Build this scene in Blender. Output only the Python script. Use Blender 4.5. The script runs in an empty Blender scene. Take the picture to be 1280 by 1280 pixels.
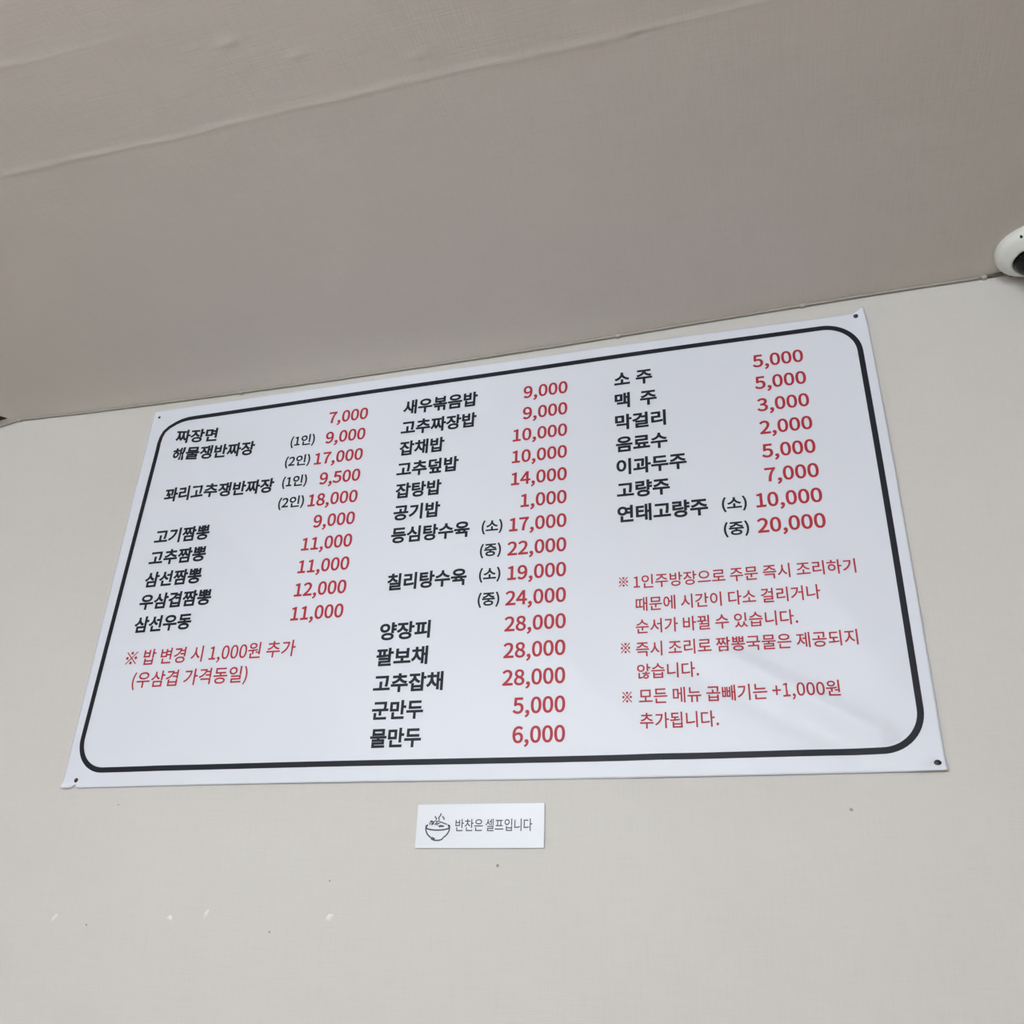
import bpy, bmesh, math, random
from mathutils import Vector, Matrix
from mathutils.geometry import delaunay_2d_cdt

scene = bpy.context.scene
C = scene.collection
PI = math.pi
# World: the menu wall is the plane y = 0, the room lies at y < 0, z is up.
# u runs along the wall from the left edge of the banner, v is the height above the banner's top edge.
ZT = 2.32                       # height of the banner's top edge above the floor
ZC = ZT + 0.050                 # ceiling height

# ------------------------------------------------------------------ camera
cam_d = bpy.data.cameras.new('camera')
cam = bpy.data.objects.new('camera', cam_d); C.objects.link(cam)
cam_d.sensor_width = 36.0
cam_d.lens = 1146.58 / 1280 * 36.0
right = Vector((0.9621043, 0.2705967, 0.0336560))
down = Vector((-0.0938956, 0.4446369, -0.8907758))
fwd = Vector((-0.2560057, 0.8538591, 0.4531950))
mw = Matrix((( right.x, -down.x, -fwd.x, 1.52846),
             ( right.y, -down.y, -fwd.y, -1.72961),
             ( right.z, -down.z, -fwd.z, ZT - 1.32412),
             (0, 0, 0, 1)))
cam.matrix_world = mw
cam_d.clip_start = 0.02
scene.camera = cam

# ------------------------------------------------------------------ world, view, added lamps
scene.view_settings.view_transform = 'Standard'
scene.view_settings.look = 'None'
scene.view_settings.gamma = 1.0
scene.view_settings.use_curve_mapping = False
scene.view_settings.exposure = 0.0
w = bpy.data.worlds.new('world'); scene.world = w; w.use_nodes = True
w.node_tree.nodes['Background'].inputs[0].default_value = (0.75, 0.8, 0.9, 1)
w.node_tree.nodes['Background'].inputs[1].default_value = 0.05

LAMP_STRENGTH = 75.5            # invented globes, unseen behind the camera, give the light; their glass itself glows
LAMP_COLOR = (0.885, 0.945, 1.0, 1)
LAMP_R = 0.15
ADDED_LAMPS = [(0.1, -3.25), (1.3, -3.25), (0.1, -4.6), (1.3, -4.6)]

# ------------------------------------------------------------------ helpers
def link(name, me, mat=None, parent=None):
    o = bpy.data.objects.new(name, me); C.objects.link(o)
    if mat: me.materials.append(mat)
    if parent: o.parent = parent
    return o

def mesh(name, verts, faces, mat=None, parent=None, smooth=False):
    me = bpy.data.meshes.new(name); me.from_pydata([tuple(v) for v in verts], [], faces); me.update()
    if smooth:
        me.polygons.foreach_set('use_smooth', [True] * len(me.polygons))
    return link(name, me, mat, parent)

def from_bm(name, bm, mat=None, parent=None, smooth=False):
    me = bpy.data.meshes.new(name); bm.to_mesh(me); bm.free()
    if smooth:
        me.polygons.foreach_set('use_smooth', [True] * len(me.polygons))
    return link(name, me, mat, parent)

def empty(name, loc, label, cat, group=None):
    o = bpy.data.objects.new(name, None); C.objects.link(o)
    o.location = loc; o.empty_display_size = 0.05
    o['label'] = label; o['category'] = cat
    if group: o['group'] = group
    return o

def box_bm(x0, x1, y0, y1, z0, z1, bevel=0.0, seg=2):
    bm = bmesh.new()
    bmesh.ops.create_cube(bm, size=1.0)
    for v in bm.verts:
        v.co = Vector(((x0 + x1) / 2 + v.co.x * (x1 - x0), (y0 + y1) / 2 + v.co.y * (y1 - y0), (z0 + z1) / 2 + v.co.z * (z1 - z0)))
    if bevel:
        bmesh.ops.bevel(bm, geom=bm.edges[:], offset=bevel, segments=seg, affect='EDGES')
    return bm

def lathe_bm(profile, n=48, axis='Z'):
    bm = bmesh.new(); rings = []
    for r, h in profile:
        if r < 1e-6:
            rings.append([bm.verts.new(ax(0, 0, h, axis))])
        else:
            rings.append([bm.verts.new(ax(r * math.cos(2 * PI * k / n), r * math.sin(2 * PI * k / n), h, axis)) for k in range(n)])
    for a, b in zip(rings, rings[1:]):
        for k in range(n):
            k2 = (k + 1) % n
            if len(a) == 1 and len(b) == 1: continue
            if len(a) == 1: bm.faces.new((a[0], b[k2], b[k]))
            elif len(b) == 1: bm.faces.new((a[k], a[k2], b[0]))
            else: bm.faces.new((a[k], a[k2], b[k2], b[k]))
    bmesh.ops.recalc_face_normals(bm, faces=bm.faces[:])
    return bm

def ax(x, y, h, axis):
    return (x, y, h) if axis == 'Z' else (x, h, y)

def tube(name, pts, r, mat, parent=None, n=8, flat=1.0):
    """round or flattened tube along a polyline, ends closed"""
    bm = bmesh.new(); rings = []
    for i, p in enumerate(pts):
        a = Vector(pts[max(0, i - 1)]); b = Vector(pts[min(len(pts) - 1, i + 1)])
        t = (b - a).normalized()
        up = Vector((0, 0, 1)) if abs(t.z) < 0.9 else Vector((0, 1, 0))
        s = t.cross(up).normalized(); q = s.cross(t).normalized()
        rings.append([bm.verts.new(Vector(p) + s * (r * flat * math.cos(2 * PI * k / n)) + q * (r * math.sin(2 * PI * k / n))) for k in range(n)])
    for a, b in zip(rings, rings[1:]):
        for k in range(n):
            bm.faces.new((a[k], a[(k + 1) % n], b[(k + 1) % n], b[k]))
    bm.faces.new(rings[0]); bm.faces.new(rings[-1])
    bmesh.ops.recalc_face_normals(bm, faces=bm.faces[:])
    return from_bm(name, bm, mat, parent, smooth=True)

def srgb(r, g, b):
    f = lambda c: (c / 255 / 12.92) if c / 255 <= 0.04045 else ((c / 255 + 0.055) / 1.055) ** 2.4
    return (f(r), f(g), f(b), 1)

def mat(name, col, rough=0.6, spec=0.5, metallic=0.0, coat=0.0):
    m = bpy.data.materials.new(name); m.use_nodes = True
    b = m.node_tree.nodes['Principled BSDF']
    b.inputs['Base Color'].default_value = col
    b.inputs['Roughness'].default_value = rough
    b.inputs['Specular IOR Level'].default_value = spec
    b.inputs['Metallic'].default_value = metallic
    b.inputs['Coat Weight'].default_value = coat
    return m

def emit(name, col, s):
    m = bpy.data.materials.new(name); m.use_nodes = True
    nt = m.node_tree; b = nt.nodes['Principled BSDF']
    b.inputs['Base Color'].default_value = (0.8, 0.8, 0.8, 1)
    b.inputs['Emission Color'].default_value = col
    b.inputs['Emission Strength'].default_value = s
    return m

def wallpaper(name, col, col2, scale_a, scale_b, weave=1.0, axes='XZ', blotch=0.5):
    """linen-look wallpaper: fine threads both ways as relief, faint uneven tint"""
    m = bpy.data.materials.new(name); m.use_nodes = True
    nt = m.node_tree; N = nt.nodes; Lk = nt.links
    b = N['Principled BSDF']; b.inputs['Roughness'].default_value = 0.62
    b.inputs['Specular IOR Level'].default_value = 0.3
    tc = N.new('ShaderNodeTexCoord')
    def noise(sc, vec_scale, detail=2.0, rough=0.5):
        mp = N.new('ShaderNodeMapping'); mp.inputs['Scale'].default_value = vec_scale
        Lk.new(tc.outputs['Object'], mp.inputs['Vector'])
        n = N.new('ShaderNodeTexNoise'); n.inputs['Scale'].default_value = sc
        n.inputs['Detail'].default_value = detail; n.inputs['Roughness'].default_value = rough
        Lk.new(mp.outputs['Vector'], n.inputs['Vector'])
        return n.outputs['Fac']
    hi, lo = scale_a, scale_b
    if axes == 'XZ': v1, v2 = (hi, 1, lo), (lo, 1, hi)
    else: v1, v2 = (hi, lo, 1), (lo, hi, 1)
    t1 = noise(1.0, v1); t2 = noise(1.0, v2)
    add = N.new('ShaderNodeMath'); add.operation = 'ADD'
    Lk.new(t1, add.inputs[0]); Lk.new(t2, add.inputs[1])
    broad = noise(7.0, (1, 1, 1), 3.0)
    mul = N.new('ShaderNodeMath'); mul.operation = 'MULTIPLY'; mul.inputs[1].default_value = 2.5
    Lk.new(broad, mul.inputs[0])
    bp = N.new('ShaderNodeBump'); bp.inputs['Strength'].default_value = 0.35 * weave
    bp.inputs['Distance'].default_value = 0.0012
    Lk.new(add.outputs[0], bp.inputs['Height'])
    bp2 = N.new('ShaderNodeBump'); bp2.inputs['Strength'].default_value = 0.25
    bp2.inputs['Distance'].default_value = 0.004
    Lk.new(mul.outputs[0], bp2.inputs['Height']); Lk.new(bp.outputs['Normal'], bp2.inputs['Normal'])
    Lk.new(bp2.outputs['Normal'], b.inputs['Normal'])
    mixf = noise(2.2, (1, 1, 1), 4.0, 0.6)
    rmp = N.new('ShaderNodeValToRGB')
    rmp.color_ramp.elements[0].position = 0.5 - 0.5 * blotch; rmp.color_ramp.elements[0].color = col
    rmp.color_ramp.elements[1].position = 0.5 + 0.5 * blotch; rmp.color_ramp.elements[1].color = col2
    Lk.new(mixf, rmp.inputs['Fac'])
    th = N.new('ShaderNodeMix'); th.data_type = 'RGBA'; th.blend_type = 'MULTIPLY'
    th.inputs['Factor'].default_value = 0.25 * weave
    rmp2 = N.new('ShaderNodeValToRGB')
    rmp2.color_ramp.elements[0].position = 0.75; rmp2.color_ramp.elements[0].color = (0.80, 0.80, 0.80, 1)
    rmp2.color_ramp.elements[1].position = 1.05; rmp2.color_ramp.elements[1].color = (1, 1, 1, 1)
    Lk.new(add.outputs[0], rmp2.inputs['Fac'])
    Lk.new(rmp.outputs['Color'], th.inputs[6]); Lk.new(rmp2.outputs['Color'], th.inputs[7])
    Lk.new(th.outputs[2], b.inputs['Base Color'])
    return m

M_WALL = wallpaper('wall_paper', srgb(210, 207, 203), srgb(212, 211, 208), 420, 14, 0.65, 'XZ')
M_CEIL = wallpaper('ceiling_paper', srgb(210, 203, 197), srgb(207, 202, 196), 420, 14, 0.7, 'XY')
M_SIDE = mat('side_wall_paint', srgb(205, 204, 201), 0.8)
M_RIGHT = mat('brown_panel', srgb(104, 84, 62), 0.55)
M_LEFT = mat('left_wall_paint', srgb(158, 150, 140), 0.8)
M_FLOOR = mat('floor_tile', srgb(172, 164, 154), 0.35)
M_VINYL = mat('banner_vinyl', srgb(226, 231, 243), 0.42, 0.4)
M_BLACK = mat('black_print', srgb(34, 37, 47), 0.5, 0.2)
M_RED = mat('red_print', srgb(178, 50, 63), 0.5, 0.25)
M_NAIL = mat('dark_nail', srgb(48, 45, 46), 0.4, 0.5, 0.3)
M_ACRYL = mat('white_acrylic', srgb(226, 230, 240), 0.35, 0.5)
M_ICON = mat('grey_print', srgb(62, 64, 78), 0.5)
M_CABLE = mat('papered_cable', srgb(168, 165, 158), 0.55)
M_CLIP = mat('cable_clip_plastic', srgb(185, 183, 177), 0.35)
M_CAMW = mat('camera_white_plastic', srgb(222, 224, 220), 0.35, 0.5)
M_DARK = mat('camera_dark_bubble', srgb(10, 12, 11), 0.12, 0.3)
M_BLK = mat('black_rubber', srgb(22, 20, 18), 0.7)
M_PLUGEND = mat('dark_plug_plastic', srgb(92, 88, 82), 0.6)
M_PLUG = mat('filler_white', srgb(232, 231, 230), 0.7)
M_SPOT = mat('dark_spot', srgb(158, 154, 148), 0.8)

# ------------------------------------------------------------------ room shell
X0, X1, Y0 = -1.2, 2.62, -5.6

def corner_v(u):
    """height (above the banner top) at which the ceiling paper meets the wall; the paper sags unevenly along the corner"""
    P = [(-1.2, 0.030), (-0.54, 0.029), (-0.50, 0.035), (-0.456, 0.0430), (-0.25, 0.0355), (0.0, 0.0305), (0.25, 0.0275), (0.48, 0.026), (0.8, 0.027), (1.11, 0.031), (1.4, 0.0385),
         (1.67, 0.0450), (1.84, 0.0485), (2.06, 0.0505), (2.62, 0.052)]
    for (a, va), (b, vb) in zip(P, P[1:]):
        if u <= b:
            t = (u - a) / (b - a); t = max(0, min(1, t))
            return va + (vb - va) * t
    return P[-1][1]

def sm(t):
    t = max(0.0, min(1.0, t)); return t * t * (3 - 2 * t)

random.seed(5)
ph = [random.uniform(0, 6.28) for _ in range(12)]
def wob(u, k=0):
    return (math.sin(u * 7.3 + ph[k]) + 0.6 * math.sin(u * 17.1 + ph[k + 1]) + 0.4 * math.sin(u * 39 + ph[k + 2])) / 2.0

SEAMS = [(-0.755, 1.75, 0.0011), (-0.958, 0.62, 0.0005)]
def ceil_z(x, y):
    z = ZC
    # sag towards the corner
    z -= (0.052 - corner_v(x)) * math.exp(-(-y / 0.055))
    for sy, xe, h in SEAMS:
        yy = sy + 0.004 * wob(x, 0)
        d = (y - yy) / 0.0065
        amp = h * (0.75 + 0.35 * wob(x, 3)) * (1 - sm((x - xe + 0.25) / 0.35))
        z -= amp * math.exp(-d * d)
        if y > yy: z -= 0.0006 * math.exp(-(y - yy) / 0.05) * (1 - sm((x - xe + 0.25) / 0.35))
    # faint crease and blisters in the paper
    d = (y + 0.37 + 0.02 * math.sin(x * 3)) / 0.012
    z -= 0.0007 * math.exp(-d * d) * sm((x - 0.5) / 0.3) * (1 - sm((x - 1.4) / 0.3))
    for bx, by, br, bh in BLIST:
        q = ((x - bx) / br) ** 2 + ((y - by) / (br * 0.6)) ** 2
        if q < 9: z -= bh * math.exp(-q)
    return z
BLIST = [(0.80, -0.985, 0.015, 0.0022), (0.755, -0.90, 0.014, 0.0022), (0.855, -0.85, 0.012, 0.0019), (0.69, -0.905, 0.008, 0.0015),
         (1.05, -0.80, 0.012, 0.0012), (1.43, -0.52, 0.018, 0.0012), (1.415, -0.745, 0.006, -0.003), (1.395, -0.35, 0.012, 0.0008)]

ys = [-0.0025, -0.004, -0.006, -0.010, -0.015, -0.022, -0.03, -0.042, -0.06, -0.085, -0.12]
y = -0.15
while y > -0.72: ys.append(y); y -= 0.02
y = -0.722
while y > -1.01: ys.append(y); y -= 0.004
ys += [-1.04, -1.1, -1.2, -1.4, -1.8, -2.4, -3.2, -4.2, Y0]
xs = []
x = X0
while x < X1:
    xs.append(x); x += 0.012 if -0.6 < x < 2.4 else 0.12
xs.append(X1)
vv = [(x, y, ceil_z(x, y)) for y in ys for x in xs]
nx = len(xs)
ff = [(j * nx + i, j * nx + i + 1, (j + 1) * nx + i + 1, (j + 1) * nx + i) for j in range(len(ys) - 1) for i in range(nx - 1)]
# upper skin gives the ceiling its thickness
b0 = len(vv)
vv += [(X0, 0, ZC + 0.1), (X1, 0, ZC + 0.1), (X1, Y0, ZC + 0.1), (X0, Y0, ZC + 0.1)]
ff.append((b0, b0 + 1, b0 + 2, b0 + 3))
ceiling = mesh('ceiling', vv, ff, M_CEIL, smooth=True); ceiling['kind'] = 'structure'

# menu wall: a grid with a few shallow creases in its paper
CREASE = [(1.823, -0.8755, 1.872, -0.8745, 0.0026, 0.0028)]
def wall_y(x, z):
    d = 0.0
    v = z - ZT
    for (ax_, az, bx, bz, h, wd) in CREASE:
        px, pz = x - ax_, v - az; ex, ez = bx - ax_, bz - az
        L2 = ex * ex + ez * ez; t = max(0, min(1, (px * ex + pz * ez) / L2))
        q = ((px - ex * t) ** 2 + (pz - ez * t) ** 2) / (wd * wd)
        if q < 9: d += h * math.exp(-q)
    # long lazy wrinkles where the paste let go, low on the right
    for (cx, cz, ang, ln, wd, h) in [(1.36, -1.225, 0.48, 0.22, 0.035, 0.0010), (1.36, -1.20, -0.75, 0.13, 0.04, 0.0012), (1.62, -0.2, 1.2, 0.1, 0.02, 0.0)]:
        dx, dz = x - cx, v - cz
        a = dx * math.cos(ang) + dz * math.sin(ang); b = -dx * math.sin(ang) + dz * math.cos(ang)
        q = (a / ln) ** 2 + (b / wd) ** 2
        if q < 9: d += h * math.exp(-q)
    return -d
wx = []
x = X0
while x < X1: wx.append(x); x += 0.01 if -0.1 < x < 2.1 else 0.1
wx.append(X1)
wz = [0.0, 0.4]
z = 0.6
while z < ZC: wz.append(z); z += 0.008 if (z < 1.52) else 0.05
wz.append(ZC + 0.03)
vv = [(x, wall_y(x, z), z) for z in wz for x in wx]; nx = len(wx)
ff = [(j * nx + i, j * nx + i + 1, (j + 1) * nx + i + 1, (j + 1) * nx + i) for j in range(len(wz) - 1) for i in range(nx - 1)]
b0 = len(vv)
vv += [(X0, 0.12, 0), (X1, 0.12, 0), (X1, 0.12, ZC + 0.03), (X0, 0.12, ZC + 0.03)]
ff.append((b0 + 3, b0 + 2, b0 + 1, b0))
wall = mesh('wall_back', vv, ff, M_WALL, smooth=True); wall['kind'] = 'structure'

def slab(name, x0, x1, y0, y1, z0, z1, m):
    o = from_bm(name, box_bm(x0, x1, y0, y1, z0, z1), m); o['kind'] = 'structure'; return o
slab('wall_left', X0 - 0.12, X0, Y0 - 0.12, 0.12, 0, ZC + 0.1, M_LEFT)  # unseen wall, invented; its darker tone cuts the bounced light
slab('wall_right', X1, X1 + 0.12, Y0 - 0.12, 0.12, 0, ZC + 0.1, M_RIGHT)  # unseen brown wall, invented and set close to dim the right side
slab('wall_front', X0, X1, Y0 - 0.12, Y0, 0, ZC + 0.1, M_SIDE)
slab('floor', X0 - 0.12, X1 + 0.12, Y0 - 0.12, 0.12, -0.1, 0, M_FLOOR)  # unseen floor, invented for the light it bounces up

# globe lights added behind the camera, out of frame, to light the room
M_GLOBE = emit('lamp_opal_glass', LAMP_COLOR, LAMP_STRENGTH)
LAMP_DROP = 0.36
added_lamp_labels = ['white opal globe lamp hanging behind the camera, nearer and left', 'white opal globe lamp hanging behind the camera, nearer and right',
              'white opal globe lamp hanging at the far end, left', 'white opal globe lamp hanging at the far end, right']
for (lx, ly), lab in zip(ADDED_LAMPS, added_lamp_labels):
    t = empty('globe_lamp', (lx, ly, ZC), lab, 'lamp', 'opal globe lamps')
    bm = lathe_bm([(0, 0), (0.05, 0), (0.05, -0.012), (0.042, -0.02), (0, -0.022)], 32); from_bm('ceiling_rose', bm, M_CAMW, t, smooth=True)
    bm = lathe_bm([(0, -0.02), (0.005, -0.02), (0.005, -LAMP_DROP + LAMP_R + 0.02), (0.03, -LAMP_DROP + LAMP_R + 0.015), (0.035, -LAMP_DROP + LAMP_R - 0.012), (0, -LAMP_DROP + LAMP_R - 0.012)], 24)
    from_bm('stem', bm, M_CAMW, t, smooth=True)
    bm = bmesh.new(); bmesh.ops.create_uvsphere(bm, u_segments=32, v_segments=20, radius=LAMP_R)
    bm.transform(Matrix.Translation((0, 0, -LAMP_DROP))); from_bm('globe', bm, M_GLOBE, t, smooth=True)

# ------------------------------------------------------------------ the banner
BW, BH = 1.8, 0.98465
def edge_warp(u, v):
    """uneven cut and curled tips of the sheet; returns u, v shifts"""
    du = dv = 0.0
    # top right ear
    k = math.exp(-((u - 1.8) / 0.018) ** 2 - (v / 0.03) ** 2); dv += 0.011 * k; du -= 0.004 * k
    # the right edge waves a little
    if u > 1.6:
        t = sm((u - 1.6) / 0.2); du += t * 0.003 * math.sin(-v / BH * PI)
    # left edge bows inward, top edge bows a little
    if u < 0.2:
        du -= sm((0.2 - u) / 0.2) * 0.002 * math.sin(-v / BH * PI * 1.0)
    t = sm((v + 0.2) / 0.2); dv += t * 0.004 * math.sin(u / BW * PI)
    # torn notch below the bottom left nail
    if v < -BH + 0.02:
        t = sm((-BH + 0.02 - v) / 0.02); dv += t * 0.008 * math.exp(-((u - 0.033) / 0.0055) ** 2)
    t = sm((-v - BH + 0.2) / 0.2); dv += t * 0.0015 * math.sin(u / BW * PI * 2)
    return du, dv

def line_bump(u, v, a, b, wd):
    ex, ez = b[0] - a[0], b[1] - a[1]; px, pz = u - a[0], v - a[1]
    L2 = ex * ex + ez * ez; t = (px * ex + pz * ez) / L2; tt = max(0, min(1, t))
    d2 = (px - ex * tt) ** 2 + (pz - ez * tt) ** 2
    return math.exp(-d2 / (wd * wd))

def lift(u, v):
    """distance of the sheet's front face from the wall"""
    d = 0.0042
    e = min(u, BW - u, -v, BH + v)
    d += 0.0012 * sm(e / 0.25)
    d += 0.0007 * math.sin(u * 5.1 + v * 2.0 + 0.4) + 0.0005 * math.sin(u * 9.7 - v * 6.3 + 1.1)
    # soft pull folds running in from the nails
    d += 0.0045 * line_bump(u, v, (0.12, -0.16), (0.44, -0.55), 0.028)
    d -= 0.0012 * line_bump(u, v, (0.20, -0.10), (0.55, -0.45), 0.05)
    d += 0.0052 * line_bump(u, v, (1.45, -0.76), (1.70, -0.915), 0.020)
    d -= 0.0030 * line_bump(u, v, (1.36, -0.78), (1.66, -0.95), 0.022)
    d += 0.0024 * line_bump(u, v, (1.60, -0.55), (1.72, -0.80), 0.04)
    d += 0.0024 * line_bump(u, v, (0.25, -0.93), (0.60, -0.70), 0.04)
    d += 0.0028 * line_bump(u, v, (1.10, -0.72), (1.32, -0.95), 0.035)
    # bulge at the top left corner
    d += 0.0045 * math.exp(-((u - 0.075) / 0.035) ** 2 - ((v + 0.075) / 0.035) ** 2)
    # the nails press the sheet flat, tips curl away
    for (nu, nv) in NAILS:
        q = ((u - nu) ** 2 + (v - nv) ** 2) / 0.012 ** 2
        d -= (d - 0.0022) * math.exp(-q)
    d += 0.0055 * math.exp(-((u - 1.8) / 0.022) ** 2 - (v / 0.04) ** 2)
    d += 0.0075 * math.exp(-((u - 1.8) / 0.05) ** 2 - ((v + BH) / 0.012) ** 2)
    d += 0.006 * math.exp(-((u) / 0.018) ** 2 - ((v + BH) / 0.012) ** 2)
    return max(d, 0.0016)
NAILS = [(0.017, -0.019), (1.7796, -0.0115), (1.7867, -0.9723), (0.033, -0.9685)]
nail_labels = ['small dark nail in the top left corner of the menu banner', 'dark nail in the curled top right corner of the menu banner',
               'brown dark nail in the bottom right corner of the menu banner', 'dark nail above the torn notch in the bottom left corner of the banner']

def surf(u, v, off=0.0):
    """point on (or off above) the front of the sheet for banner coordinates u, v"""
    du, dv = edge_warp(u, v)
    return Vector((u + du, -(lift(u, v) + off), ZT + v + dv))

banner = empty('menu_banner', (BW / 2, 0, ZT - BH / 2), 'large white menu banner with black rounded frame and red prices, nailed to the wall', 'banner')
inv = Matrix.Translation(-banner.location)

def axis_pts(n, L):
    # denser towards both ends
    out = []
    N1 = 14
    for i in range(N1): out.append(0.06 * i / N1)
    m = n
    for i in range(m): out.append(0.06 + (L - 0.12) * i / m)
    for i in range(N1 + 1): out.append(L - 0.06 + 0.06 * i / N1)
    return out
us = axis_pts(300, BW); vs = [-t for t in axis_pts(170, BH)]
nu_, nv_ = len(us), len(vs)
vv = [inv @ surf(u, v) for v in vs for u in us]
back = [inv @ (surf(u, v) + Vector((0, 0.0007, 0))) for v in vs for u in us]
nb = len(vv); vv += back
ff = []
for j in range(nv_ - 1):
    for i in range(nu_ - 1):
        a, b, c, d = j * nu_ + i, j * nu_ + i + 1, (j + 1) * nu_ + i + 1, (j + 1) * nu_ + i
        ff.append((d, c, b, a)); ff.append((a + nb, b + nb, c + nb, d + nb))
for i in range(nu_ - 1):
    a, b = i, i + 1; ff.append((a, b, b + nb, a + nb))
    a, b = (nv_ - 1) * nu_ + i, (nv_ - 1) * nu_ + i + 1; ff.append((b, a, a + nb, b + nb))
for j in range(nv_ - 1):
    a, b = j * nu_, (j + 1) * nu_; ff.append((b, a, a + nb, b + nb))
    a, b = j * nu_ + nu_ - 1, (j + 1) * nu_ + nu_ - 1; ff.append((a, b, b + nb, a + nb))
mesh('sheet', vv, ff, M_VINYL, banner, smooth=True)

# printed frame line with rounded corners
def arc(cx, cy, r, a0, a1, n=14):
    return [(cx + r * math.cos(math.radians(a0 + (a1 - a0) * k / n)), cy + r * math.sin(math.radians(a0 + (a1 - a0) * k / n))) for k in range(n + 1)]
def seg(a, b, n):
    return [(a[0] + (b[0] - a[0]) * k / n, a[1] + (b[1] - a[1]) * k / n) for k in range(1, n)]
tl = [(0.0395, -0.125), (0.0395, -0.106), (0.0425, -0.087), (0.049, -0.072), (0.062, -0.0605), (0.080, -0.050), (0.094, -0.0435), (0.112, -0.0395), (0.135, -0.0385)]
tr = arc(1.704, -0.100, 0.071, 90, 0)
tr = [(x_, y_ + 0.000) for x_, y_ in tr]
br = arc(1.701, -0.8765, 0.0715, 0, -90)
bl = arc(0.097, -0.8765, 0.071, -90, -180)
path = tl + seg(tl[-1], tr[0], 60) + tr + seg(tr[-1], br[0], 40) + br + seg(br[-1], bl[0], 70) + bl + seg(bl[-1], tl[0], 40)
LW = 0.0115
vv, ff = [], []
n = len(path)
for i, p in enumerate(path):
    a, b = path[i - 1], path[(i + 1) % n]
    tx, ty = b[0] - a[0], b[1] - a[1]; l = math.hypot(tx, ty); nxn, nyn = -ty / l, tx / l
    for s in (-0.5, 0.5):
        vv.append(inv @ surf(p[0] + nxn * LW * s, p[1] + nyn * LW * s, 0.0005))
for i in range(n):
    j = (i + 1) % n
    ff.append((2 * i, 2 * i + 1, 2 * j + 1, 2 * j))
o = mesh('printed_frame', vv, ff, M_BLACK, banner, smooth=True)
o['label'] = 'black printed frame line with rounded corners'

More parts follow.
